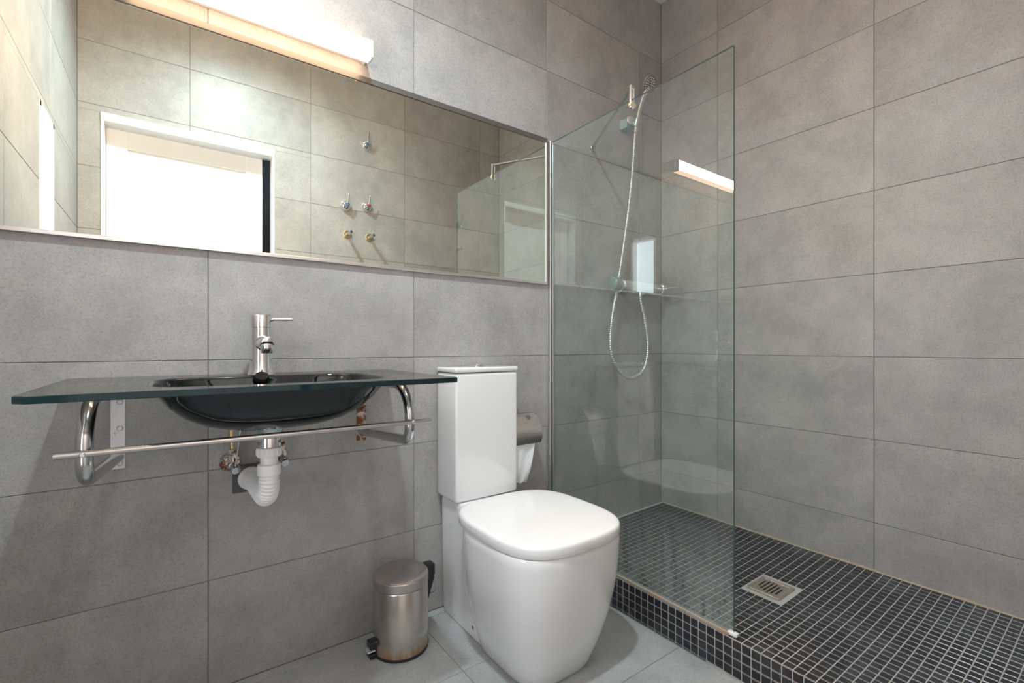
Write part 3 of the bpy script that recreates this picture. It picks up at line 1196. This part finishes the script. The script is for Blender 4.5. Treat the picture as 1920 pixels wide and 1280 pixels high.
for z, k in ((0.3905, 0.992), (0.393, 1.0), (0.4140, 1.0), (0.4185, 0.994), (0.4215, 0.982), (0.4235, 0.962), (0.4245, 0.93), (0.4252, 0.80), (0.4256, 0.5), (0.4258, 0.2)):
    secs.append(superellipse(-1.1428, LYC, LA * k, LB * k, 3.07, z, 96, nb=3.43))
add_loft(bm, secs)
part('lid', bm, M['lidplastic'], wc, 60, 'closed white plastic lid')
CX0, CX1, CYF = -1.288, -1.031, -0.141
bm = NB()
add_box(bm, (CX0, CYF, 0.411), (CX1, -0.004, 0.8455), 0.010, 4)
part('cistern', bm, M['ceramic'], wc, 45)
bm = NB()
add_box(bm, (CX0 - 0.002, CYF - 0.002, 0.8485), (CX1 + 0.002, -0.004, 0.8655), 0.006, 3)
part('cistern_lid', bm, M['ceramic'], wc, 45)
bm = NB()
bx, by = (CX0 + CX1) / 2, -0.072
add_lathe(bm, [(0.022, 0.8645), (0.022, 0.868), (0.019, 0.871), (0.0165, 0.8715), (0.0160, 0.870), (0.0155, 0.873), (0, 0.8735)], (bx, by, 0), (0, 0, 1), 32)
part('flush_button', bm, M['chrome'], wc, 35, 'round chrome button')
bm = NB()
add_lathe(bm, [(0.007, 0), (0.007, 0.002), (0.004, 0.0035), (0, 0.0036)], (TCX - 0.1135, -0.225, 0.035), (-1, 0, 0), 16)
part('fixing_bolt', bm, M['steel'], wc)

# ------------------------------------------------------------------ pedal bin
BX, BY, BR = -1.472, -0.121, 0.0835
bn = thing('pedal_bin', 'small round brushed steel pedal bin with rusty foot beside the toilet', 'bin', (BX, BY, 0))
bm = NB()
add_lathe(bm, [(BR + 0.0015, 0.001), (BR + 0.002, 0.008), (BR - 0.002, 0.0105)], (BX, BY, 0), (0, 0, 1), 48)
part('base_ring', bm, M['black'], bn, 35, 'black plastic base ring')
bm = NB()
add_lathe(bm, [(BR, 0.009), (BR, 0.197), (BR - 0.002, 0.2)], (BX, BY, 0), (0, 0, 1), 64)
part('bin_body', bm, M['bin'], bn, 35)
bm = NB()
add_lathe(bm, [(BR - 0.003, 0.199), (BR - 0.003, 0.2035)], (BX, BY, 0), (0, 0, 1), 48)
part('rim_seal', bm, M['rubber'], bn, 35)
bm = NB()
add_lathe(bm, [(BR + 0.001, 0.203), (BR + 0.0015, 0.205), (BR + 0.0015, 0.2285), (BR - 0.001, 0.232), (BR - 0.006, 0.2345), (BR * 0.7, 0.239), (BR * 0.35, 0.2425), (0, 0.2437)], (BX, BY, 0), (0, 0, 1), 64)
part('bin_lid', bm, M['binlid'], bn, 35, 'round lid with a brushed fan pattern')
bm = NB()
add_box(bm, (BX + BR - 0.002, BY - 0.017, 0.192), (BX + BR + 0.027, BY + 0.019, 0.234), 0.004, 2)
ring = [Vector((BX + BR - 0.001, y, z)) for y, z in ((BY - 0.013, 0.192), (BY + 0.013, 0.192), (BY + 0.012, 0.128), (BY - 0.012, 0.128))]
ring2 = [Vector((BX + BR + (0.026 if i < 2 else 0.006), p.y, p.z)) for i, p in enumerate(ring)]
add_loft(bm, [ring, ring2])
part('hinge', bm, M['black'], bn, 30, 'black plastic hinge')
bm = NB()
hb = spline([(BX + BR + 0.022, BY - 0.018, 0.200), (BX + BR + 0.029, BY - 0.024, 0.175), (BX + BR + 0.024, BY - 0.021, 0.150), (BX + BR + 0.012, BY - 0.008, 0.138), (BX + BR + 0.010, BY, 0.137)], 6)
add_tube(bm, hb, 0.0014, 8)
part('carry_handle', bm, M['steel'], bn)
bm = NB()
add_box(bm, (BX - BR - 0.020, BY - 0.016, 0.030), (BX - BR + 0.004, BY + 0.016, 0.050), 0.002, 1)
add_box(bm, (BX - BR - 0.020, BY - 0.016, 0.002), (BX - BR + 0.004, BY + 0.016, 0.016), 0.002, 1)
add_box(bm, (BX - BR - 0.003, BY - 0.014, 0.014), (BX - BR + 0.004, BY + 0.014, 0.034))
part('pedal_housing', bm, M['black'], bn, 30, 'black plastic pedal housing')
bm = NB()
add_box(bm, (BX - BR - 0.026, BY - 0.013, 0.0205), (BX - BR - 0.001, BY + 0.013, 0.0245), 0.0015, 1)
part('pedal', bm, M['rustplate'], bn, 30)

# ------------------------------------------------------------------ toilet paper
tp = thing('paper_holder', 'curved steel toilet paper holder on the wall behind the toilet cistern', 'paper holder', (-0.955, 0, 0.62))
bm = NB()
pf = spline([(-0.030, 0.672), (-0.058, 0.676), (-0.090, 0.650), (-0.108, 0.618), (-0.111, 0.590), (-0.101, 0.564)], 6)
pr_ = [(p.x, p.y) for p in [Vector((a_[0], a_[1])) for a_ in pf]]
add_strip(bm, [(p[0], p[1]) for p in pr_], -1.022, -0.888, 0.0012)
part('cover', bm, M['steel'], tp, 40)
bm = NB()
add_box(bm, (-0.985, -0.004, 0.60), (-0.925, -0.0005, 0.69), 0.001, 1)
add_tube(bm, fillet([(-0.955, -0.003, 0.668), (-0.955, -0.040, 0.674), (-0.955, -0.06, 0.674)], [0.01], 5), 0.004, 10)
part('wall_mount', bm, M['steel'], tp, 30)
bm = NB()
add_tube(bm, fillet([(-0.93, -0.004, 0.612), (-0.893, -0.02, 0.612), (-0.893, -0.058, 0.612), (-1.012, -0.058, 0.612)], [0.012, 0.012], 5), 0.003, 10)
part('spindle', bm, M['steel'], tp, 30)
bm = NB()
add_lathe(bm, [(0.0115, 0), (0.0115, 0.0012)], (-0.933, -0.0765, 0.6625), (0, -0.62, 0.78), 20)  # dark disc laid on the cover, its colour stands in for a shaded hole
part('notch_shade_disc', bm, M['slate'], tp, 20, 'dark disc for the shade in a notch')
roll = thing('toilet_roll', 'white toilet roll with a torn sheet hanging from the steel holder', 'toilet paper', (-0.955, -0.058, 0.60))
bm = NB()
add_lathe(bm, [(0.018, -0.049), (0.042, -0.049), (0.0425, -0.047), (0.0425, 0.047), (0.042, 0.049), (0.018, 0.049)], (-0.955, -0.058, 0.597), (1, 0, 0), 40, False)
add_lathe(bm, [(0.018, 0.049), (0.018, -0.049)], (-0.955, -0.058, 0.597), (1, 0, 0), 40, False)
part('roll', bm, M['paper'], roll, 40)
bm = NB()
NR, NCx = 18, 8
gridf = []
for j in range(NR + 1):
    t = j / NR
    z = 0.592 - 0.172 * t
    y = -0.101 + 0.012 * t + 0.004 * math.sin(t * 6)
    xr = -0.909 - 0.030 * t - 0.014 * t * t
    row = []
    for i in range(NCx + 1):
        s = i / NCx
        x = -1.004 + (xr + 1.004) * s
        row.append(Vector((x, y + 0.0022 * math.sin(9 * s + 5 * t) - 0.004 * s * t, z + (0.003 * math.sin(11 * s) if j == NR else 0))))
    gridf.append(row)
fr = [[bm.verts.new(p) for p in r] for r in gridf]
bk = [[bm.verts.new(p + Vector((0, 0.0006, 0))) for p in r] for r in gridf]
for j in range(NR):
    for i in range(NCx):
        bm.faces.new((fr[j][i], fr[j][i + 1], fr[j + 1][i + 1], fr[j + 1][i]))
        bm.faces.new((bk[j][i], bk[j + 1][i], bk[j + 1][i + 1], bk[j][i + 1]))
    for i in (0, NCx):
        bm.faces.new((fr[j][i], fr[j + 1][i], bk[j + 1][i], bk[j][i]))
for i in range(NCx):
    for j in (0, NR):
        bm.faces.new((fr[j][i], fr[j][i + 1], bk[j][i + 1], bk[j][i]))
part('hanging_sheet', bm, M['paper'], roll, 60, 'torn hanging sheet')

# ------------------------------------------------------------------ shower fittings
MZ, MY = 1.222, -0.060
mx = thing('shower_mixer', 'horizontal chrome bar shower mixer on the wall in the shower corner', 'shower mixer', (-0.22, 0, MZ))
bm = NB()
add_lathe(bm, [(0.016, -0.385), (0.0175, -0.375), (0.025, -0.370), (0.0255, -0.366), (0.0255, -0.102), (0.024, -0.099)], (0, MY, MZ), (1, 0, 0), 32)
part('mixer_body', bm, M['chrome'], mx, 35)
bm = NB()
add_lathe(bm, [(0.020, -0.440), (0.030, -0.436), (0.033, -0.428), (0.033, -0.402), (0.029, -0.396), (0.014, -0.392), (0.014, -0.380)], (0, MY, MZ), (1, 0, 0), 32)
part('flow_knob', bm, M['tealplastic'], mx, 35)
bm = NB()
add_lathe(bm, [(0.024, -0.0985), (0.0275, -0.096), (0.0285, -0.090), (0.0285, -0.064), (0.026, -0.058), (0, -0.056)], (0, MY, MZ), (1, 0, 0), 32)
part('temperature_ring', bm, M['chrome'], mx, 35)
bm = NB()
add_tube(bm, [(-0.076, MY - 0.024, MZ + 0.001), (-0.076, MY - 0.097, MZ + 0.002)], lambda t: 0.0055 - 0.001 * t, 14)
part('lever', bm, M['chrome'], mx)
for xw in (-0.325, -0.150):
    bm = NB()
    add_lathe(bm, [(0.032, 0.0006), (0.031, 0.004), (0.024, 0.012), (0.015, 0.016), (0.015, 0.040)], (xw, 0, MZ), (0, -1, 0), 28)
    part('wall_rosette', bm, M['chrome'], mx, 35)
bm = NB()
add_lathe(bm, [(0.010, 0), (0.010, -0.022), (0.0085, -0.028)], (-0.240, MY, MZ - 0.020), (0, 0, 1), 20)
part('hose_outlet', bm, M['chrome'], mx, 35)

hold = thing('shower_holder', 'greenish chrome shower head holder with round cap fixed to the wall', 'shower holder', (-0.285, 0, 2.0))
bm = NB()
ra = [Vector((-0.315 + dx, -0.0006, 1.972 + dz_)) for dx, dz_ in ((0, 0), (0.062, 0), (0.062, 0.046), (0, 0.046))]
rb = [Vector((-0.305 + dx, -0.034, 1.978 + dz_)) for dx, dz_ in ((0, 0), (0.050, 0), (0.050, 0.040), (0, 0.040))]
add_loft(bm, [ra, rb])
part('holder_base', bm, M['tealplastic'], hold, 30)
bm = NB()
add_lathe(bm, [(0.021, 0), (0.022, 0.003), (0.021, 0.010), (0.018, 0.012), (0, 0.0125)], (-0.283, -0.034, 2.012), (-0.35, -0.9, 0.1), 32)
part('holder_cap', bm, M['alu'], hold, 35)
bm = NB()
add_lathe(bm, [(0.0125, -0.018), (0.0165, -0.018), (0.0165, 0.018), (0.0125, 0.018)], (-0.262, -0.055, 2.000), (0.12, -0.25, 1), 24, False)
add_box(bm, (-0.275, -0.048, 1.988), (-0.262, -0.030, 2.010))
part('holder_clip', bm, M['tealplastic'], hold, 35)

hs = thing('hand_shower', 'chrome hand shower with round spray head resting in the wall holder', 'hand shower', (-0.262, -0.055, 2.0))
HN = Vector((-0.05, -0.86, -0.50)).normalized()
HC = Vector((-0.226, -0.100, 2.176))
bm = NB()
add_lathe(bm, [(0.0, -0.030), (0.012, -0.029), (0.026, -0.022), (0.036, -0.010), (0.0385, 0.0), (0.037, 0.004)], HC, HN, 36, False)
add_tube(bm, spline([HC - HN * 0.014 + Vector((0, 0.0, -0.018)), (-0.236, -0.075, 2.125), (-0.248, -0.063, 2.07), (-0.258, -0.057, 2.02), (-0.267, -0.052, 1.955)], 8),
         lambda t: 0.0125 - 0.0035 * t, 18)
part('shower_body', bm, M['chrome'], hs, 60)
bm = NB()
add_lathe(bm, [(0.0375, 0.002), (0.034, 0.0055), (0.0, 0.0065)], HC, HN, 36, False)
part('spray_face', bm, M['sprayface'], hs, 40, 'grey spray face')
bm = NB()
fx_, fy_, fd_ = frame_from(HN)
for ring_n, rr in ((1, 0.0), (6, 0.011), (12, 0.020), (16, 0.0285)):
    for k in range(ring_n):
        t = 2 * PI * k / ring_n
        c_ = HC + (fx_ * math.cos(t) + fy_ * math.sin(t)) * rr + HN * 0.0055
        add_lathe(bm, [(0.0026, 0), (0.0022, 0.0022), (0, 0.0024)], c_, HN, 6, False)
o = part('nozzles', bm, M['whiteplastic'], hs, 40, 'pale rubber nozzles')
o['kind'] = 'stuff'

hp = spline([(-0.267, -0.052, 1.957), (-0.269, -0.050, 1.926), (-0.288, -0.050, 1.744), (-0.326, -0.050, 1.511), (-0.382, -0.052, 1.256), (-0.432, -0.054, 1.056), (-0.440, -0.056, 0.920),
             (-0.385, -0.058, 0.822), (-0.303, -0.060, 0.789), (-0.214, -0.060, 0.830), (-0.184, -0.060, 0.935), (-0.207, -0.060, 1.064), (-0.236, -0.060, 1.150), (-0.240, -0.060, 1.196)], 26)
bm = NB()
Lh = sum((q - p).length for p, q in zip(hp, hp[1:]))
dense = []
for p, q in zip(hp, hp[1:]):
    nseg = max(1, int((q - p).length / 0.0016))
    dense += [p + (q - p) * (k / nseg) for k in range(nseg)]
dense.append(hp[-1])
add_tube(bm, dense, lambda t: 0.0078 + 0.0009 * math.sin(2 * PI * t * Lh / 0.0085), 12)
hose = part('shower_hose', bm, M['alu'], None, 60)
hose['label'] = 'long ribbed metal shower hose hanging in a loop behind the glass screen'
hose['category'] = 'hose'

# ------------------------------------------------------------------ valves on the front wall, seen in the mirror
for (vx, vz, mk, lab) in ((-1.041, 2.231, None, 'chrome lever tap highest on the tiled wall, above two others, seen in mirror'),
                          (-1.168, 1.820, 'blue', 'chrome lever tap with blue mark seen in the mirror'),
                          (-1.034, 1.836, 'red', 'chrome lever tap with red mark seen in the mirror')):
    t = thing('lever_tap', lab, 'tap', (vx, -D, vz), 'lever taps on the tiled wall')
    bm = NB()
    add_lathe(bm, [(0.034, 0.0006), (0.0335, 0.006), (0.029, 0.018), (0.020, 0.027), (0.012, 0.031), (0.012, 0.044), (0, 0.046)], (vx, -D, vz), (0, 1, 0), 32)
    part('dome', bm, M['chrome'], t)
    bm = NB()
    add_tube(bm, [(vx, -D + 0.038, vz), (vx + 0.003, -D + 0.052, vz + 0.028), (vx + 0.004, -D + 0.060, vz + 0.066)], lambda q: 0.0075 - 0.004 * q, 12)
    part('lever', bm, M['chrome'], t)
    bm = NB()
    add_lathe(bm, [(0.0075, 0), (0.007, 0.002), (0, 0.0025)], (vx, -D + 0.045, vz), (0, 1, 0), 16)
    part('marker', bm, M[mk or 'blue'], t, 40, 'small %s disc' % (mk or 'blue'))
for (vx, vz, lab) in ((-1.158, 1.641, 'small brass pipe stub with round plate below the blue marked lever tap'),
                      (-1.017, 1.640, 'small brass pipe stub with round plate below the red marked lever tap')):
    t = thing('pipe_stub', lab, 'valve', (vx, -D, vz), 'brass stubs on the tiled wall')
    bm = NB()
    add_lathe(bm, [(0.026, 0.0006), (0.026, 0.004), (0.022, 0.008), (0.011, 0.009)], (vx, -D, vz), (0, 1, 0), 28)
    part('plate', bm, M['brass'], t, 35)
    bm = NB()
    add_lathe(bm, [(0.010, 0.006), (0.010, 0.085), (0.008, 0.088), (0, 0.088)], (vx, -D, vz), (0, 1, 0), 18)
    add_tube(bm, [(vx, -D + 0.07, vz + 0.006), (vx + 0.002, -D + 0.074, vz + 0.034)], 0.0035, 10)
    part('spigot', bm, M['tube'], t, 35)
